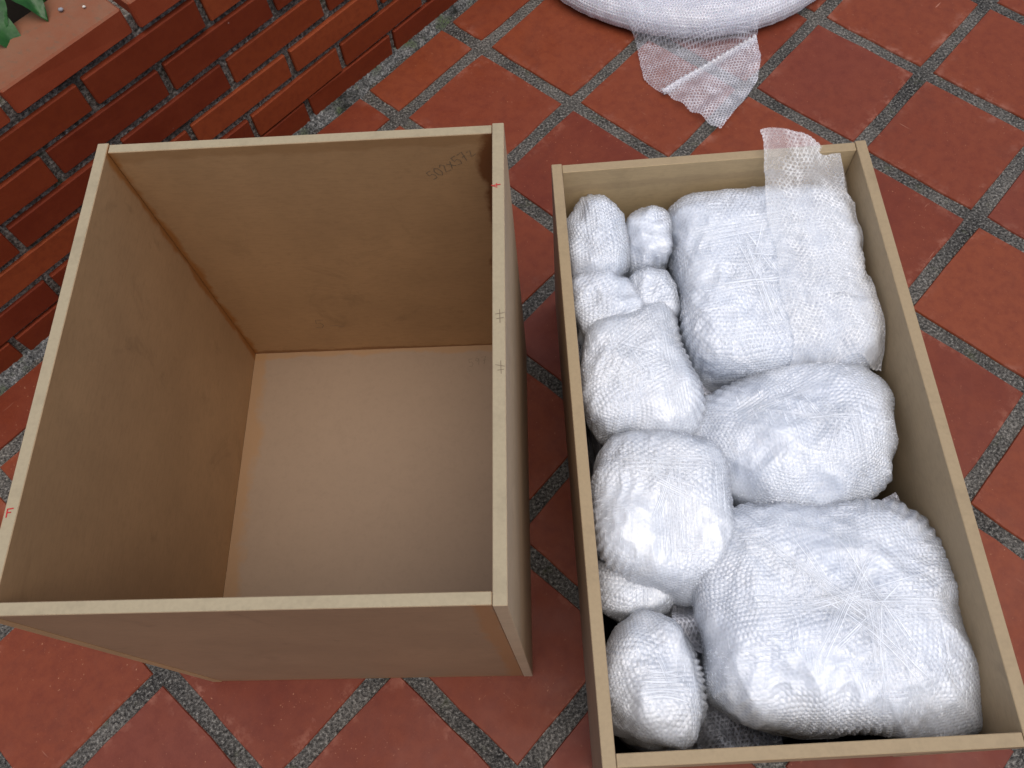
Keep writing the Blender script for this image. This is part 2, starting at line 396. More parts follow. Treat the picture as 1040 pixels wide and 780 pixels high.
for i in range(-1, 9):
    for j in range(-7, 10):
        if i < 0: c = G(-.015 - .054, (j + .5) * GS)
        else: c = G((i + .5) * GS, (j + .5) * GS)
        if not (-1.75 < c.x < 2.0 and -.75 < c.y < 3.1): continue
        o = link('tile', rng.choice(halves if i < 0 else tiles), None, ground)
        o.location = (c.x + rng.uniform(-.0015, .0015), c.y + rng.uniform(-.0015, .0015), .0035 + rng.uniform(-.0008, .0008))
        k = 0 if i < 0 else rng.randrange(4)
        o.rotation_euler = (rng.uniform(-.002, .002), rng.uniform(-.002, .002), GTH + k * math.pi / 2 + rng.uniform(-.006, .006))

# ------------------------------------------------------------------ brick planter wall
WU = -0.157                                                     # face plane of the wall
wall = empty('brick_wall', G(WU, .6), GTH)
tag(wall, 'low red brick planter wall with recessed dark mortar joints and flat coping', 'wall')
S0, S1 = -1.0, 2.5
def wl(u, s, z): return Vector((u - WU, -(s - .6), z))           # local frame of the wall
a, b = wl(WU - .112, S1, 0), wl(WU - .009, S0, 0)
link('mortar_core', box_mesh('mortar_core', a.x, b.x, a.y, b.y, -.004, .505), M['mortar'], wall)
bricks = [box_mesh('brick', -.118, 0, -.1315, .1315, 0, .0655, .0022, .0016, rng) for _ in range(8)]
caps = [box_mesh('coping_brick', -.124, .003, -.1315, .1315, 0, .060, .0038, .0015, rng) for _ in range(5)]
for bm_ in bricks: bm_.materials.append(M['brick'])
for bm_ in caps: bm_.materials.append(M['coping'])
courses = [(.004, .157, .2845), (.0745, .313, .2805), (.1555, .447, .281), (.2365, .314, .277), (.3165, .437, .280), (.3965, .585, .279), (.4765, .719, .274)]
for k, (z, joint, per) in enumerate(courses):
    n0 = int(math.floor((S0 - joint) / per)) + 1
    s = joint + n0 * per
    while s + per < S1:
        me = rng.choice(caps if k == 6 else bricks)
        c = wl(WU, s + per / 2, z)
        o = link('coping_brick' if k == 6 else 'brick', me, None, wall)
        o.location = (c.x + rng.uniform(-.002, .0025), c.y, c.z + rng.uniform(-.0015, .0015))
        o.rotation_euler = (rng.uniform(-.006, .006), 0, rng.uniform(-.008, .008))
        o.scale = (1, (per - .0155) / .263 * rng.uniform(.992, 1.008), .98 if k != 0 else .95)
        s += per
# smeared mortar along the foot of the wall
r = np.random.RandomState(3); nS, nU = 500, 8
ss = np.linspace(S0, S1, nS); V = []; 
for i, s_ in enumerate(ss):
    w = .028 + .006 * math.sin(s_ * 23) + .004 * math.sin(s_ * 61 + 1) + r.uniform(-.002, .002)
    for k in range(nU):
        f = k / (nU - 1); p = wl(WU - .006 + f * (w + .006), s_, .012 * (1 - f) ** 1.5 + .001 + (r.uniform(-.0016, .0022) if 0 < k < nU - 1 else (-.004 if k else .004)))
        V.append(p)
F = [(i * nU + k, (i + 1) * nU + k, (i + 1) * nU + k + 1, i * nU + k + 1) for i in range(nS - 1) for k in range(nU - 1)]
link('base_mortar', pymesh('base_mortar', V, F, True), M['moss'], wall)

# soil behind the wall
sv = []; nx, ny = 14, 60
for i in range(nx):
    for j in range(ny):
        p = G(WU - .118 - i / (nx - 1) * .6, S0 + .05 + j / (ny - 1) * (S1 - S0 - .1)); sv.append((p.x, p.y, .41 + rng.uniform(-.012, .012)))
soil = link('planter_soil', pymesh('planter_soil', sv, [(i * ny + j, i * ny + j + 1, (i + 1) * ny + j + 1, (i + 1) * ny + j) for i in range(nx - 1) for j in range(ny - 1)], True), M['soil'])
tag(soil, 'dark planting soil behind the brick coping', 'soil', kind='structure')

def leaf_mesh(L, Wd, curl, r):
    nL, nW = 12, 7; V = []
    for i in range(nL):
        t_ = i / (nL - 1); w = Wd * (math.sin(math.pi * min(1, t_ * .93 + .07)) ** .7) * (1 - .35 * t_) + .0006
        for k in range(nW):
            q = (k / (nW - 1) - .5) * 2
            V.append((t_ * L, q * w + r.uniform(-.0008, .0008), abs(q) * w * .35 - curl * (t_ * L) ** 2 / L + .003 * math.sin(t_ * 14 + q * 3)))
    F = [(i * nW + k, (i + 1) * nW + k, (i + 1) * nW + k + 1, i * nW + k + 1) for i in range(nL - 1) for k in range(nW - 1)]
    return pymesh('leaf', V, F, True)
plant = empty('leafy_plant', G(-.40, .98, .40))
tag(plant, 'leafy green plant hanging over the brick coping', 'plant')
lm = [leaf_mesh(.105, .032, .35, rng), leaf_mesh(.085, .030, .5, rng), leaf_mesh(.12, .036, .6, rng)]
for me in lm: me.materials.append(M['leaf'])
P0 = G(-.40, .98, .40); base = math.atan2(EU.y, EU.x)
spots = [(-.345, .90, .585, 0.1), (-.335, .94, .60, -.3), (-.34, .985, .59, .2), (-.36, .87, .565, .9), (-.335, 1.03, .585, -.2), (-.375, .93, .62, .5), (-.37, 1.0, .63, -.6),
         (-.42, .90, .60, 1.2), (-.43, 1.04, .62, -1.3), (-.45, .96, .64, 2.6), (-.36, 1.08, .57, -.5), (-.48, 1.08, .58, -2.2), (-.47, .86, .57, 2.0)]
for k, (u_, s_, z_, yw) in enumerate(spots):
    u_ += .015; s_ -= .065; p1 = G(u_, s_, z_) - P0; pts = [Vector((0, 0, -.01)), Vector((p1.x * .35, p1.y * .35, p1.z * .6)), p1]; V = []; F = []
    for i, p in enumerate(pts):
        rr = .003 - .0008 * i
        for q in range(5): V.append((p.x + rr * math.cos(q * 1.2566), p.y + rr * math.sin(q * 1.2566), p.z))
    for i in range(2):
        for q in range(5): F.append((i * 5 + q, i * 5 + (q + 1) % 5, i * 5 + 5 + (q + 1) % 5, i * 5 + 5 + q))
    link('stem', pymesh('stem', V, F, True), M['stem'], plant)
    o = link('leaf', lm[k % 3], None, plant, loc=p1); o.rotation_euler = (rng.uniform(-.35, .35), rng.uniform(0, .3), base + yw)

def pebble(loc, rr, mat, label, name='pebble'):
    import bmesh
    bm = bmesh.new(); bmesh.ops.create_icosphere(bm, subdivisions=2, radius=rr)
    for v in bm.verts: v.co = Vector((v.co.x * 1.15, v.co.y * .9, v.co.z * .7)) * rng.uniform(.88, 1.08)
    me = bpy.data.meshes.new(name); bm.to_mesh(me); bm.free(); me.polygons.foreach_set('use_smooth', [True] * len(me.polygons))
    tag(link(name, me, mat, loc=loc), label, 'pebble')
pebble(G(-.232, .80, .5405), .0045, M['pebble'], 'small grey pebble lying on the brick coping')
pebble(G(-.205, .768, .539), .0028, M['pale_pebble'], 'tiny pale chip lying on the brick coping')

# ------------------------------------------------------------------ the two boxes
def ribbon(name, pts2, w, place, parent, mat, z=.0004):
    """a pen stroke: pts2 in a plane, place(a, b, lift) -> local point"""
    V = []; F = []
    for i, (a, b) in enumerate(pts2):
        p0 = pts2[max(0, i - 1)]; p1 = pts2[min(len(pts2) - 1, i + 1)]
        dx, dy = p1[0] - p0[0], p1[1] - p0[1]; l = math.hypot(dx, dy) or 1; nx_, ny_ = -dy / l * w / 2, dx / l * w / 2
        V += [place(a + nx_, b + ny_, z), place(a - nx_, b - ny_, z)]
        if i: F.append((2 * i - 2, 2 * i - 1, 2 * i + 1, 2 * i))
    return V, F
def writing(name, strokes, w, place, parent, mat):
    V = []; F = []
    for k, st in enumerate(strokes):
        v, f = ribbon('', st, w, place, parent, mat, .0004 + .00003 * k); o = len(V); V += v; F += [tuple(i + o for i in q) for q in f]
    return link(name, pymesh(name, V, F), mat, parent)

ORANGE = (.30, .115, .026); DKOR = (.15, .05, .014)
FACE_A = (.30, .205, .125); EDGE = (.34, .28, .18)
def build_box(name, loc, th, w, d, h, t, tf, mats, floor_mat):
    root = empty(name, loc, th)                                  # local: x right, y = -depth, origin = back-left outer corner
    b = .0009
    for x0 in (0.0, w - t):
        nm = 'side_panel'
        link(nm, box_mesh(nm, x0, x0 + t, -d, 0, 0, h, b), mats['left' if x0 == 0 else 'right'], root)
    g = .0006
    link('back_panel', box_mesh('back_panel', t + g, w - t - g, -t - .0005, -.0015, 0.001, h - .0018, b), mats['back'], root)
    link('front_panel', box_mesh('front_panel', t + g, w - t - g, -d + .0012, -d + t, 0.001, h - .0012, b), mats['front'], root)
    link('bottom_panel', box_mesh('bottom_panel', t + g, w - t - g, -d + t + g, -t - g, tf - .018, tf), floor_mat, root)
    return root

AW, AD, AH, AT, AF = .5812, .6616, .675, .0162, .0488
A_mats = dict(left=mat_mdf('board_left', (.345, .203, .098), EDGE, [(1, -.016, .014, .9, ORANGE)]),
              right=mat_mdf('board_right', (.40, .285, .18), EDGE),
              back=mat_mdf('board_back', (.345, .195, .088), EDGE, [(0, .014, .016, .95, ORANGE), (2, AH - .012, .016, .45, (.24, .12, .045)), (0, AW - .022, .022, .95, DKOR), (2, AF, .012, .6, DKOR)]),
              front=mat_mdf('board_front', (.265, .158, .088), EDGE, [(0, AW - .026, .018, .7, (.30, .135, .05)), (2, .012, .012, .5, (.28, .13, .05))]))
A_floor = mat_mdf('board_floor', (.265, .185, .122), EDGE, [(0, AT + .010, .026, .6, (.31, .165, .065)), (1, -AT - .004, .012, .6, (.31, .165, .065))], False, .35)
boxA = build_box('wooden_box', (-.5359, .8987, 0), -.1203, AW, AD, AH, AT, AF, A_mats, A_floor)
tag(boxA, 'tall empty open fibreboard box with brown stained inner joints', 'box')

BW, BD, BH, BT, BF = .519, .9209, .4591, .0172, .03
BFACE = (.38, .275, .16); EDGEB = (.315, .236, .138)
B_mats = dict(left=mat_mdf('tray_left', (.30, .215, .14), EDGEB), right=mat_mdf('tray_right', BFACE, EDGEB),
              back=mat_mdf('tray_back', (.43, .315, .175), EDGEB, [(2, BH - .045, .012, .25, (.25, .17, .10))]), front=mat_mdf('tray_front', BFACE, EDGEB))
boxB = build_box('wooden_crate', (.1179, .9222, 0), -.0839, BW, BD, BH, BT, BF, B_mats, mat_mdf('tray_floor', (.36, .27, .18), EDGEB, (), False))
tag(boxB, 'long open fibreboard crate packed full of bubble wrapped parcels', 'crate')

# writing on the boxes
def glyph(s):
    G_ = {'5': [[(.9, 1), (.2, 1), (.15, .55), (.6, .62), (.85, .35), (.6, .02), (.05, .08)]], '0': [[(.5, 1), (.1, .7), (.12, .2), (.5, 0), (.85, .3), (.85, .75), (.5, 1)]],
          '2': [[(.1, .8), (.45, 1), (.8, .75), (.1, .05), (.9, .0)]], 'x': [[(.1, .75), (.85, .1)], [(.8, .8), (.1, .05)]], '7': [[(.05, .95), (.9, 1), (.35, 0)], [(.3, .5), (.8, .55)]],
          'z': [[(.2, .7), (.8, .7), (.2, .1), (1.0, .12)]], '-': [[(.0, .3), (.6, .36), (1.4, .25)]], '9': [[(.8, .8), (.4, 1), (.15, .7), (.5, .5), (.85, .85), (.6, 0)]],
          '4': [[(.7, 1), (.1, .4), (.95, .42)], [(.6, .75), (.62, 0)]], 'F': [[(.1, 0), (.12, 1)], [(.1, .95), (1.2, 1.0)], [(.12, .55), (.85, .55)]]}
    return G_[s]
def text(s, x, y, size, rot, adv=.8):
    out = []; c, sn = math.cos(rot), math.sin(rot)
    for i, ch in enumerate(s):
        for st in glyph(ch):
            out.append([(x + size * (c * (p[0] * .62 + i * adv) - sn * p[1]), y + size * (sn * (p[0] * .62 + i * adv) + c * p[1])) for p in st])
    return out
backA = lambda a, b, lift: (a, -AT - .0005 - lift, b)
floorA = lambda a, b, lift: (a, b, AF + lift)
rimA = lambda a, b, lift: (a, b, AH + lift)
writing('pencil_writing', text('502x57z', .470, .580, .0185, .64, .68), .0011, backA, boxA, M['pencil'])
writing('pencil_writing', text('5-', .172, .148, .032, -.12, .9), .0011, backA, boxA, M['pencil'])
writing('pencil_writing', text('597', .466, -.066, .017, .18, .8), .0010, floorA, boxA, M['pencil'])
writing('red_mark', text('4', AW - .0045, -.112, .0125, math.pi / 2 + .1), .0016, rimA, boxA, M['red'])
writing('red_mark', text('F', .0038, -.5495, .0105, .06), .0016, rimA, boxA, M['red'])
writing('pencil_tick', [[(AW - .0125, -.3064), (AW - .001, -.305)], [(AW - .011, -.313), (AW - .002, -.312)], [(AW - .007, -.300), (AW - .0065, -.319)]], .0008, rimA, boxA, M['pencil'])
writing('pencil_tick', [[(AW - .0125, -.3765), (AW - .001, -.379)], [(AW - .010, -.384), (AW - .002, -.383)], [(AW - .006, -.371), (AW - .0055, -.389)]], .0008, rimA, boxA, M['pencil'])

# ------------------------------------------------------------------ bubble wrapped parcels
def cubesphere(n):
    t_ = np.tan(np.linspace(-1, 1, n) * math.pi / 4)
    a, b = np.meshgrid(t_, t_, indexing='ij'); o = np.ones_like(a); P = []; F = []
    for k, (x, y, z) in enumerate(((o, a, b), (-o, b, a), (b, o, a), (a, -o, b), (a, b, o), (b, a, -o))):
        P.append(np.stack([x, y, z], -1).reshape(-1, 3))
        i = np.arange(n * n).reshape(n, n) + k * n * n
        F.append(np.stack([i[:-1, :-1], i[1:, :-1], i[1:, 1:], i[:-1, 1:]], -1).reshape(-1, 4))
    P = np.concatenate(P); P /= np.linalg.norm(P, axis=1, keepdims=True); F = np.concatenate(F)
    key = np.round(P * 1e5).astype(np.int64); _, idx, inv = np.unique(key, axis=0, return_index=True, return_inverse=True)
    return P[idx], inv.reshape(-1)[F]

def dome(a, b, pitch):
    h = pitch * math.sqrt(3) / 2
    best = np.full(a.shape, 9.0)
    for off in (0, 1):
        r_ = np.round((b / h - off) / 2) * 2 + off
        x = a - (pitch / 2 if off else 0); x = x - np.round(x / pitch) * pitch
        best = np.minimum(best, np.hypot(x, b - r_ * h))
    return best / (pitch * .46)

BTH = -.0839; BROT = Matrix.Rotation(BTH, 3, 'Z'); BORG = Vector((.1179, .9222, 0))
def BL(u, v, z): return BORG + BROT @ Vector((u, -v, z))          # crate frame: u right, v towards the camera end
BVH = {}
def parcel(label, cen, rad, p=2.6, yaw=0.0, n=70, seed=1, lump=.06, bub=.0016, pitch=.0074, lobes=(), creases=(), mat='wrap', tilt=(0, 0), name='bubble_wrapped_parcel', flat=None, cat='parcel'):
    D, F = cubesphere(n); rad = np.array(rad)
    rr = (np.abs(D) ** p).sum(1) ** (-1 / p)
    P = D * rr[:, None] * rad
    s = rad.mean()
    P = P + D * (s * lump * (sines(D * 1.0, .55, seed) + .5 * sines(D, 1.3, seed + 5)))[:, None]
    P = P + D * (s * .024 * (1 - 1.6 * np.abs(sines(P, 7 if s > .07 else 10, seed + 31))) + .0011 * (1 - 2 * np.abs(sines(P, 22, seed + 33))))[:, None]
    for (lx, ly, lz, k, amt) in lobes:                             # corner bulges (+) and waists (-)
        ld = np.array((lx, ly, lz), float); ld /= np.linalg.norm(ld)
        P = P + D * (amt * np.exp(k * (D @ ld - 1)))[:, None]
    if flat is not None: P[:, 2] = np.where(P[:, 2] > flat, flat + (P[:, 2] - flat) * .35, P[:, 2])
    # stretched film: bundles of fine creases
    for (cx, cy, ang, length, width, wave, amp) in creases:
        c_, s_ = math.cos(ang), math.sin(ang); x = P[:, 0] - cx; y = P[:, 1] - cy
        al = c_ * x + s_ * y; ac = -s_ * x + c_ * y
        env = np.exp(-(al / length) ** 4 - (ac / width) ** 4) * (P[:, 2] > -.2 * rad[2])
        ph = ac / wave * 6.283 + 1.3 * np.sin(al * 31 + seed) + al * 20 * np.sin(seed)
        P[:, 2] += env * amp * (np.abs(np.sin(ph)) - .6 - 1.3)
    phi = np.arctan2(P[:, 1], P[:, 0]); cosn = D[:, 2] / np.linalg.norm(D, axis=1)
    gat = np.clip(1 - np.abs(cosn - .30) / .42, 0, 1) * np.clip(sines(np.stack([np.cos(phi), np.sin(phi), 0 * phi], -1), .5, seed + 51) + .25, 0, 1)
    P = P + D * (gat * .0024 * np.sin(phi * (6.283 * s / .0115) + 2.2 * sines(P, 8, seed + 52)))[:, None]
    W = P + .0042 * np.stack([sines(P, 14, seed + 1), sines(P, 14, seed + 2), sines(P, 14, seed + 3)], -1)
    press = np.clip(.70 + .55 * sines(P, 9, seed + 8), .2, 1.2)
    body = P + D * (.0011 * sines(P, 26, seed + 11) + .0005 * sines(P, 70, seed + 12))[:, None]
    rho = np.hypot(W[:, 0], W[:, 1]) + 1e-9; ext = (rho + np.clip(rad[2] * .85 - W[:, 2], 0, None) * .9) / rho
    ra = .5 + seed; pa_, pb_ = W[:, 0] * ext, W[:, 1] * ext
    dd_ = dome(pa_ * math.cos(ra) - pb_ * math.sin(ra), pa_ * math.sin(ra) + pb_ * math.cos(ra), pitch)
    bb = np.sqrt(np.clip(1 - dd_ ** 2, 0, 1))
    body = body + D * (bub * .4 * press * bb)[:, None]
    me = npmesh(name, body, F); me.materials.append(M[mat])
    o = bpy.data.objects.new(name, me); col.objects.link(o)
    o.location = BL(*cen); o.rotation_euler = (tilt[0], tilt[1], BTH + yaw)
    tag(o, label, cat)
    top = body
    if mat != 'wrap_grey':
        o['group'] = 'bubble wrapped parcels in the crate'
        crush = np.clip(.62 + .65 * sines(P, 7, seed + 21), .08, 1.2)
        top = P + D * (.0036 + .0026 * crush * bb + .0009 * sines(P, 24, seed + 15))[:, None]
        keep = (D[:, 2] > -.55)[F].all(1); F3 = F[keep]; used = np.unique(F3); mp = np.full(len(P), -1); mp[used] = np.arange(len(used))
        sk = npmesh('bubble_skin', top[used], mp[F3]); attr(sk, 'rim', (np.exp(-((dd_ - .95) / .25) ** 2) * np.clip(crush, .3, 1))[used])
        link('bubble_skin', sk, M['skin'], o)
    BVH[o.name] = (top, F)
    return o

def film_band(par, x0, y0, x1, y1, width, seed, strands=9):
    """tape of stretched film pulled over the top of a parcel (part of the parcel)"""
    P, F = BVH[par.name]; bvh = BVHTree.FromPolygons(P.tolist(), F.tolist()); r = random.Random(seed)
    d = Vector((x1 - x0, y1 - y0)); L = d.length; d /= L; nrm = Vector((-d.y, d.x)); n = 44; V = []; F2 = []; RM = []; strands = strands * 2 + 1
    Z = np.full((n, strands), np.nan)
    for k in range(strands):
        q = (k / (strands - 1) - .5) * width
        for i in range(n):
            pos = Vector((x0, y0)) + d * (L * i / (n - 1)) + nrm * q
            hit = bvh.ray_cast(Vector((pos.x, pos.y, 1)), Vector((0, 0, -1)))[0]
            if hit is not None: Z[i, k] = hit.z
    if np.isnan(Z).any(): Z = np.where(np.isnan(Z), np.nanmin(Z) - .002, Z)
    Zs = Z.copy()
    for _ in range(14):                                            # the film bridges the hollows
        Zs[1:-1] = np.maximum(Z[1:-1], .5 * Zs[1:-1] + .25 * (Zs[:-2] + Zs[2:]))
    Zs += .0007
    for k in range(strands):
        q = (k / (strands - 1) - .5) * width
        gap = width / (strands - 1); zz = min(.0010, gap * .5) * (k % 2) * r.uniform(.4, 1.2); off = r.uniform(-.3, .3) * gap; st_ = r.uniform(.35, 1.0) if k % 2 else 0.0; c0, c1 = r.uniform(-.1, .35), r.uniform(.65, 1.1)
        for i in range(n):
            pos = Vector((x0, y0)) + d * (L * i / (n - 1)) + nrm * (q * (1 - .35 * math.sin(math.pi * i / (n - 1))) + off)
            V.append((pos.x, pos.y, Zs[i, k] + zz)); f_ = i / (n - 1); RM.append(st_ * max(0, min(1, (f_ - c0) * 5, (c1 - f_) * 5)))
    for k in range(strands - 1):
        for i in range(n - 1): F2.append((k * n + i, k * n + i + 1, (k + 1) * n + i + 1, (k + 1) * n + i))
    bme = pymesh('film_band', V, F2, True); attr(bme, 'rim', RM); link('film_band', bme, M['band'], par)

# --- bottom layer
PI = math.pi
bx0, bx1, bv0, bv1 = BT + .004, BW - BT - .004, BT + .004, BD - BT - .004
nx, ny = 60, 110; xs = np.linspace(bx0, bx1, nx); ys = np.linspace(bv0, bv1, ny)
X, Y = np.meshgrid(xs, ys, indexing='ij'); Q = np.stack([X.ravel(), -Y.ravel(), 0 * X.ravel()], -1)
rid = 1 - np.abs(sines(Q, 8, 41)); Q[:, 2] = .075 + .035 * sines(Q, 4, 40) + .035 * rid + .012 * (1 - np.abs(sines(Q, 22, 42)))
i = np.arange(nx * ny).reshape(nx, ny)
bag_me = npmesh('plastic_bag', np.concatenate([Q, Q * (1, 1, 0) + (0, 0, BF + .002)]), np.concatenate([np.stack([i[:-1, :-1], i[:-1, 1:], i[1:, 1:], i[1:, :-1]], -1).reshape(-1, 4), np.stack([i[:-1, :-1], i[1:, :-1], i[1:, 1:], i[:-1, 1:]], -1).reshape(-1, 4) + nx * ny]))
bag = link('plastic_bag', bag_me, M['bag'], loc=BORG, rz=BTH); tag(bag, 'crumpled dark navy plastic bag lying under the wrapped parcels', 'plastic bag')
under = [(.13, .14, .17), (.36, .17, .16), (.13, .40, .17), (.36, .43, .16), (.13, .62, .17), (.33, .66, .16), (.12, .80, .15)]
under_of = ['small corner parcels', 'large square parcel', 'tapered parcel', 'round bundle', 'boxy parcel', 'largest parcel', 'egg shaped parcel']
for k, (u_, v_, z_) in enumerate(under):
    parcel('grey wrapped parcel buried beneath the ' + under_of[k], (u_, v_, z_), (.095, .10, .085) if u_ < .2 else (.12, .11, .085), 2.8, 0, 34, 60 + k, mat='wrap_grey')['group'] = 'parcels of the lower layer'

# --- upper layer (crate frame: u, v, z of the centre; half sizes)
pA = parcel('large square bubble wrapped parcel with loose wrap end lapping the crate rim', (.345, .198, .335), (.146, .164, .088), 5.6, .0, 165, 11, .025, .0014,
            lobes=[(1, -1, .15, 14, .022), (-1, 1, .2, 8, .008), (1, .05, 0, 10, -.006)],
            creases=[(.0, .055, .06, .14, .03, .011, .0022), (-.03, -.05, 1.85, .10, .035, .010, .0026), (.07, -.02, -.35, .09, .03, .012, .0024)])
pB = parcel('round bubble wrapped bundle with dented top between square and large parcels', (.352, .470, .325), (.142, .128, .100), 2.05, .12, 145, 23, .05, .0017,
            lobes=[(-1, .25, .1, 12, .034), (.15, .3, 1, 14, -.016), (1, .5, .2, 9, .010)],
            creases=[(.03, -.06, 1.45, .07, .05, .0085, .0022), (-.02, .06, .3, .10, .02, .010, .0018)])
pC = parcel('largest bubble wrapped parcel with star of stretched film across its top', (.330, .738, .335), (.174, .150, .092), 3.1, -.05, 185, 37, .045, .0018,
            lobes=[(1, -1, .1, 18, .044), (.85, 1, .1, 22, .036), (-1, -.9, 0, 14, -.004), (-1, .8, .1, 12, .008), (.2, -1, 0, 8, .004)],
            creases=[(0, 0, .0, .15, .02, .008, .0018), (.03, .0, 1.6, .13, .018, .008, .0018), (-.05, .04, -.72, .10, .018, .008, .002), (.06, -.09, 1.9, .06, .05, .009, .002)])
pD = parcel('small upright wrapped parcel in the crate corner beside the back board', (.068, .112, .355), (.050, .078, .075), 2.5, .12, 84, 43, .11,
            lobes=[(-.1, 1, .3, 8, .012)], creases=[(0, 0, 1.5, .07, .03, .010, .0015)])
pE = parcel('small cube shaped wrapped parcel next to the large square parcel', (.157, .108, .355), (.036, .052, .055), 2.9, -.05, 64, 47, .10, lobes=[(.6, 1, .4, 8, .008)])
pF = parcel('small slanted wrapped parcel wedged below the corner parcel', (.070, .228, .345), (.055, .068, .068), 2.4, .35, 76, 53, .11, creases=[(0, 0, .4, .06, .03, .010, .0015)])
pG = parcel('smallest wrapped parcel tucked against side of the large square parcel', (.153, .212, .352), (.036, .044, .052), 2.7, .0, 60, 59, .10)
pH = parcel('tapered wrapped parcel with slanting film creases beside crate side board', (.108, .358, .345), (.088, .108, .082), 2.9, .10, 110, 61, .075, .0013,
            lobes=[(.9, 1, .3, 12, .022), (-1, 1, .1, 8, -.012)],
            creases=[(-.01, .04, .62, .07, .03, .012, .0026), (.05, -.02, 1.5, .10, .018, .009, .002), (-.01, -.03, .4, .06, .03, .012, .002)], mat='wrap_warm')
pI = parcel('boxy wrapped parcel crossed by two bands of stretched film', (.122, .572, .345), (.103, .112, .082), 3.6, -.10, 120, 67, .065, .0016,
            lobes=[(1, -1, .2, 9, .014), (-1, -1, .1, 8, -.018)],
            creases=[(-.01, .05, .0, .08, .03, .009, .0022), (.015, -.02, 1.55, .07, .025, .009, .002)], mat='wrap_warm')
pJ = parcel('short sausage shaped wrapped parcel lying against crate side board', (.078, .674, .305), (.058, .047, .060), 2.6, .05, 72, 71, .05, creases=[(0, 0, 1.5, .05, .04, .010, .0016)], mat='wrap_warm')
pK = parcel('egg shaped wrapped parcel in the crate corner by the front board', (.085, .814, .325), (.063, .084, .080), 2.6, -.06, 96, 73, .09,
            lobes=[(-.2, 1, .2, 9, .006), (0, -1, .3, 8, .004)], creases=[(0, -.02, .05, .05, .05, .012, .0018)], mat='wrap_warm')

film_band(pC, -.155, .004, .160, -.004, .026, 1, 11); film_band(pC, .036, .125, .040, -.135, .022, 2)
film_band(pC, -.105, .105, .045, -.020, .020, 3); film_band(pC, -.035, -.055, .012, .018, .016, 4, 7); film_band(pC, .010, -.005, .10, -.110, .03, 5, 9)
film_band(pC, -.05, .11, .012, -.02, .014, 16, 7)
r2 = random.Random(5)
for k in range(9):                                                  # the star of wraps on the largest parcel
    an = k * .35 + r2.uniform(-.1, .1); L1, L2 = r2.uniform(.05, .12), r2.uniform(.04, .11); ox, oy = .03 + r2.uniform(-.02, .02), r2.uniform(-.02, .02)
    film_band(pC, ox - L1 * math.cos(an), oy - L1 * math.sin(an), ox + L2 * math.cos(an), oy + L2 * math.sin(an), r2.uniform(.016, .028), 30 + k, 5)
for par, ext in ((pA, .10), (pB, .075), (pH, .06), (pI, .07), (pD, .035), (pF, .035), (pK, .04), (pJ, .03)):
    for k in range(4 if ext > .05 else 2):
        an = r2.uniform(-.5, .5) + (PI / 2 if k % 2 else 0); ox, oy = r2.uniform(-.4, .4) * ext, r2.uniform(-.4, .4) * ext; L1 = ext * r2.uniform(.5, .9)
        film_band(par, ox - L1 * math.cos(an), oy - L1 * math.sin(an), ox + L1 * math.cos(an), oy + L1 * math.sin(an), ext * r2.uniform(.15, .32), r2.randrange(9999), 5)
film_band(pI, -.075, .045, .085, .048, .034, 6); film_band(pI, .012, .05, .02, -.085, .028, 7)
film_band(pA, -.12, .062, .135, .085, .045, 8, 13); film_band(pA, -.045, .05, -.015, -.13, .03, 9); film_band(pA, .01, .02, .13, -.055, .028, 10, 6)
film_band(pH, .052, .09, .048, -.09, .022, 11); film_band(pH, -.05, .01, .045, .075, .022, 12, 8)
film_band(pB, -.10, .03, .09, .07, .024, 13); film_band(pB, .06, .02, .05, -.09, .03, 14)
film_band(pK, -.035, -.01, .04, -.008, .05, 15, 11)

# --- bubble sheets, really blown: hexagonal domes on a film
def bubble_sheet(name, pos, na, nb, la, lb, mat, parent=None, pitch=.0070, hgt=.0026, inside=None):
    """pos(s, t, lift) with s, t in metres on the sheet"""
    a, b = np.meshgrid(np.linspace(0, la, na), np.linspace(0, lb, nb), indexing='ij')
    dd = dome(a, b, pitch); lift = np.where(dd < 1, hgt * np.sqrt(np.clip(1 - dd ** 2, 0, 1)), 0)
    pp = np.stack([a.ravel(), b.ravel(), 0 * a.ravel()], -1); cr_ = np.clip(.8 + (.25 if inside is not None else .7) * sines(pp, 16, na + nb), .08, 1.3).reshape(a.shape)
    lift = lift * cr_ + .0012 * sines(pp, 30, nb).reshape(a.shape) + .0012
    V = pos(a.ravel(), b.ravel(), lift.ravel())
    rim = np.clip(cr_, .25, 1) * np.clip(1 + (.2 if inside is not None else .5) * sines(pp, 50, 5).reshape(a.shape), .2, 1.5) * (np.exp(-((dd - .92) / .22) ** 2) + .25 * (dd < .35))
    i = np.arange(na * nb).reshape(na, nb); F = np.stack([i[:-1, :-1], i[1:, :-1], i[1:, 1:], i[:-1, 1:]], -1).reshape(-1, 4)
    if inside is not None:
        keep = inside(a.ravel(), b.ravel())[F].all(1); F = F[keep]
        used = np.unique(F); mp = np.full(na * nb, -1); mp[used] = np.arange(len(used)); F = mp[F]; V = V[used]; rimv = rim.ravel()[used]
    else: rimv = rim.ravel()
    me = npmesh(name, V, F); attr(me, 'rim', rimv); me.materials.append(mat)
    return link(name, me, None, parent)

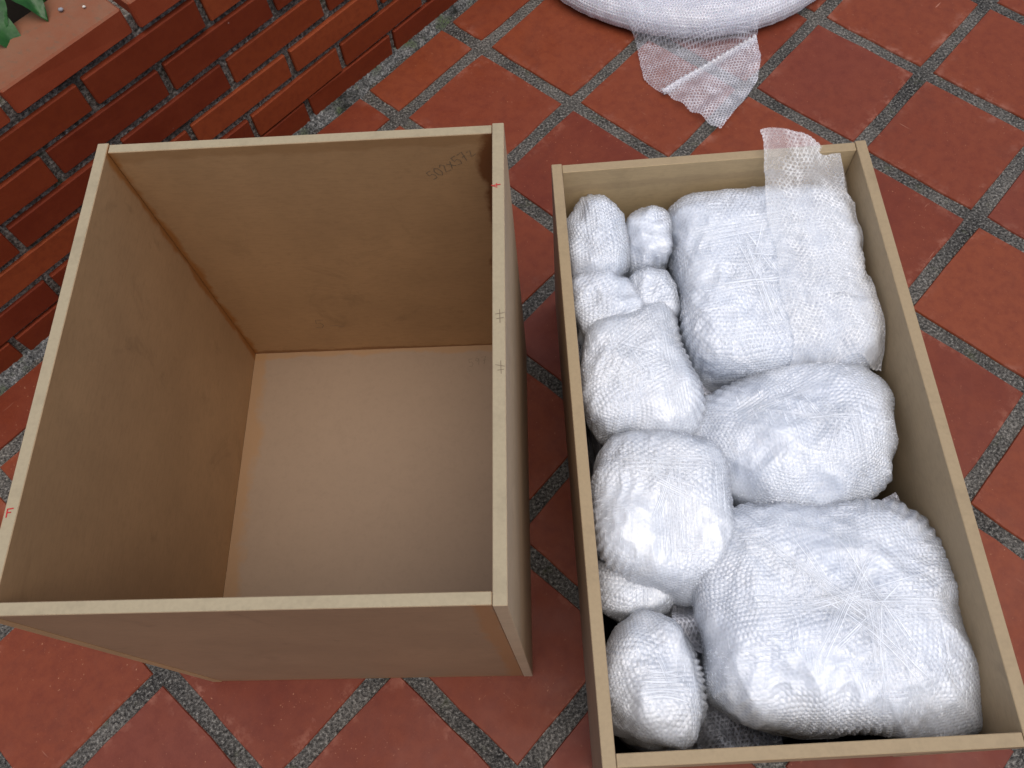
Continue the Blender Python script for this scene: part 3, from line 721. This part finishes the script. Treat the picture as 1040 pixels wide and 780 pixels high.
# the loose end of the square parcel's wrap, standing up over the back board
PAb = BVHTree.FromPolygons(BVH[pA.name][0].tolist(), BVH[pA.name][1].tolist())
PAm = pA.matrix_basis.copy(); PAi = PAm.inverted()
def heights(x, y, floor, smooth):
    out = np.empty(len(x))
    for k in range(len(x)):
        hit = PAb.ray_cast(Vector((x[k], y[k], 1)), Vector((0, 0, -1)))[0]
        out[k] = hit.z if hit is not None and hit.z > floor else floor
    return out
def draped(xy, shape, floor, lift, iters):
    z = heights(xy[:, 0], xy[:, 1], floor, 0).reshape(shape); zs = z.copy()
    for _ in range(iters):
        q = np.pad(zs, 1, mode='edge'); av = (q[:-2, 1:-1] + q[2:, 1:-1] + q[1:-1, :-2] + q[1:-1, 2:]) / 4
        zs = np.maximum(z, av)
    return zs.ravel() + .0025 + lift
def flap_pos(a, b, lift):
    bb_ = b * (1 - .085 * (a / .15) ** 1.3) + .004 * np.sin(a * 90); u_ = .343 + a + .003 * np.sin(b * 40); v_ = .372 - bb_ + .006 * np.sin(a * 43) * (b < .1)
    p = np.stack([u_, -v_, 0 * a], -1) @ np.array(BROT).T + np.array(BORG)
    l = (np.c_[p, np.ones(len(a))] @ np.array(PAi).T)[:, :3]
    far = np.clip((bb_ - .18) / .1, 0, 1); rise = np.clip((bb_ - .24) / .13, 0, 1) ** 1.1
    dr = draped(l, (104, 265), .01, lift, 30); dr = np.where(bb_ > .2, np.maximum(dr, .084 + lift - .05 * np.clip((a - .132) / .02, 0, 1)), dr)
    l[:, 2] = dr + .066 * rise * np.clip(1 - (a - .065) / .09, .55, 1) + .0025 * np.sin(a * 60 + b * 30) * far
    return l
bubble_sheet('wrap_end', flap_pos, 104, 265, .152, .388, mat_film('wrap_end_film', 0, .35, .14, (.94, .95, .975), True, .34, .20), pA)

# scraps of clear bubble film stuffed between the parcels
def scrap(label, cen, la, lb, yaw, seed, amp=.022, tilt=.0):
    r_ = np.random.RandomState(seed); ph = r_.rand(6) * 6.28; c_, s_ = math.cos(yaw), math.sin(yaw)
    def pos(a, b, lift):
        x = a - la / 2; y = b - lb / 2
        z = amp * (np.sin(x * 60 + ph[0]) * np.cos(y * 45 + ph[1]) + .5 * np.sin(x * 110 + y * 70 + ph[2])) + tilt * x + lift
        return np.stack([c_ * x - s_ * y, s_ * x + c_ * y, z], -1)
    o = bubble_sheet('bubble_film_scrap', pos, int(la / .0016), int(lb / .0016), la, lb, M['clear'])
    o.location = BL(*cen); o.rotation_euler = (0, 0, BTH)
    tag(o, label, 'bubble wrap', 'scraps of clear bubble film between the parcels')
scrap('scrap of clear bubble film between the round bundle and the square parcel', (.225, .395, .315), .09, .07, .3, 1)
scrap('scrap of clear bubble film in gap between boxy parcel and round bundle', (.255, .615, .30), .07, .07, .9, 2)
scrap('crinkled scrap of clear film beside the sausage shaped parcel', (.165, .725, .315), .10, .08, 1.2, 3)
scrap('scrap of clear bubble film under front edge of the largest parcel', (.21, .875, .235), .12, .06, .1, 4)
scrap('scrap of clear bubble film by crate side board above the largest parcel', (.462, .60, .335), .06, .05, .5, 5)
scrap('scrap of clear film tucked below the small slanted parcel', (.042, .285, .325), .05, .05, .5, 6, .012)

# ------------------------------------------------------------------ roll of bubble wrap
RC = Vector((.655, 2.066, 0)); RR = .455
roll = empty('bubble_wrap_roll', RC); tag(roll, 'wide flat coil of white bubble wrap with its loose end on the tiles', 'bubble wrap roll')
prof = [(.07, .004), (RR - .03, .004), (RR - .012, .008), (RR - .003, .018), (RR, .032), (RR - .004, .046), (RR - .014, .058), (RR - .030, .066)]
pr = RR - .030
while pr > .09: pr -= .007; prof.append((pr, .068 + .0022 * math.sin(pr * 310) + .004 * math.sin(pr * 37)))
prof += [(.075, .060), (.07, .030)]
nA = 128; V = []; F = []
for (pr, pz) in prof:
    for k in range(nA):
        a = 2 * PI * k / nA; rr = pr * (1 + .006 * math.sin(a * 3 + 1) + .004 * math.sin(a * 7))
        V.append((rr * math.cos(a), rr * math.sin(a), pz))
for i in range(len(prof) - 1):
    for k in range(nA): F.append((i * nA + k, i * nA + (k + 1) % nA, (i + 1) * nA + (k + 1) % nA, (i + 1) * nA + k))
link('roll_body', pymesh('roll_body', V, F, True), M['roll'], roll)

# the outermost turn of the coil, bubbles outward
pfl = np.array([(RR - .012, .010), (RR + .002, .018), (RR + .006, .033), (RR + .002, .049), (RR - .010, .063), (RR - .028, .073), (RR - .06, .077), (RR - .11, .077), (RR - .16, .076)])
pl_len = np.concatenate([[0], np.cumsum(np.hypot(*np.diff(pfl, axis=0).T))])
def turn_pos(a, b, lift):
    an = -2.75 + a / RR; wob = .004 * np.sin(an * 9) * np.sin(b * 40)
    r_ = np.interp(b, pl_len, pfl[:, 0]) + .003 * np.sin(an * 7); z_ = np.interp(b, pl_len, pfl[:, 1])
    k = np.clip((b - .02) / .06, 0, 1)
    r_ = r_ + lift * (1 - k) + wob * (1 - k); z_ = z_ + lift * k + wob * k + .001
    return np.stack([r_ * np.cos(an), r_ * np.sin(an), z_], -1)
bubble_sheet('outer_turn', turn_pos, 680, 140, 2.35 * RR, float(pl_len[-1]), M['turn'], roll, .0078, .0028, lambda a, b: np.ones(a.shape, bool))

def poly_inside(poly):
    px = np.array(poly)
    def f(x, y):
        ins = np.zeros(x.shape, bool); j = len(px) - 1
        for i in range(len(px)):
            xi, yi = px[i]; xj, yj = px[j]
            ins ^= ((yi > y) != (yj > y)) & (x < (xj - xi) * (y - yi) / (yj - yi + 1e-12) + xi); j = i
        return ins
    return f
# sheet coordinates: world x from .30, world y from 1.28 upward; where the sheet reaches the roll it climbs its side
def sheet_pos(a, b, lift):
    x = .30 + a; y = 1.28 + b
    dx = x - RC.x; dy = y - RC.y; dist = np.hypot(dx, dy); over = RR + .03 - dist
    climb = np.clip(over, 0, None)
    z_ = .003 + .004 * (1 + np.sin(x * 38 + y * 17)) + .003 * np.sin(y * 60 - x * 20) + .076 * (1 - np.exp(-climb / .03)) + lift
    X_ = x; Y_ = y
    return np.stack([X_ - RC.x, Y_ - RC.y, z_], -1)
pl = [(.33, 1.90), (.38, 1.76), (.432, 1.63), (.428, 1.515), (.469, 1.455), (.600, 1.52), (.728, 1.585), (.748, 1.70), (.70, 1.95)]
inn = poly_inside(pl)
bubble_sheet('loose_sheet', sheet_pos, 400, 550, .48, .66, M['loose'], roll, .0078, .0028, lambda a, b: inn(a + .30, b + 1.28))
def fold_pos(a, b, lift):
    p = sheet_pos(a, b, lift); x = a + .30; y = b + 1.28
    t_ = np.clip(((x - .469) * .45 + (1.455 - y) * -.89), -1, 1)
    p[:, 2] += .012 + .010 * np.sin((x * .6 - y * .8) * 55) ** 2 - .006; return p
inn2 = poly_inside([(.462, 1.460), (.600, 1.528), (.726, 1.590), (.722, 1.53), (.694, 1.450), (.640, 1.385), (.569, 1.312), (.515, 1.39)])
bubble_sheet('folded_flap', fold_pos, 400, 550, .48, .66, M['loose2'], roll, .0078, .0028, lambda a, b: inn2(a + .30, b + 1.28))
# the crimped fold line
V = []; F = []; n = 60
for i in range(n):
    f = i / (n - 1); x = .462 + f * .264; y = 1.458 + f * .132
    for k in range(6):
        a = k / 5 * PI; rr = .006 + .003 * math.sin(i * 2.2)
        V.append((x - RC.x + .5 * rr * math.cos(a), y - RC.y - .9 * rr * math.cos(a), .012 + rr * math.sin(a) * 1.6))
for i in range(n - 1):
    for k in range(5): F.append((i * 6 + k, i * 6 + k + 1, i * 6 + 7 + k, i * 6 + 6 + k))
link('fold_crease', pymesh('fold_crease', V, F, True), mat_film('crease_film', .5, .3, .2, base_white=.4), roll)
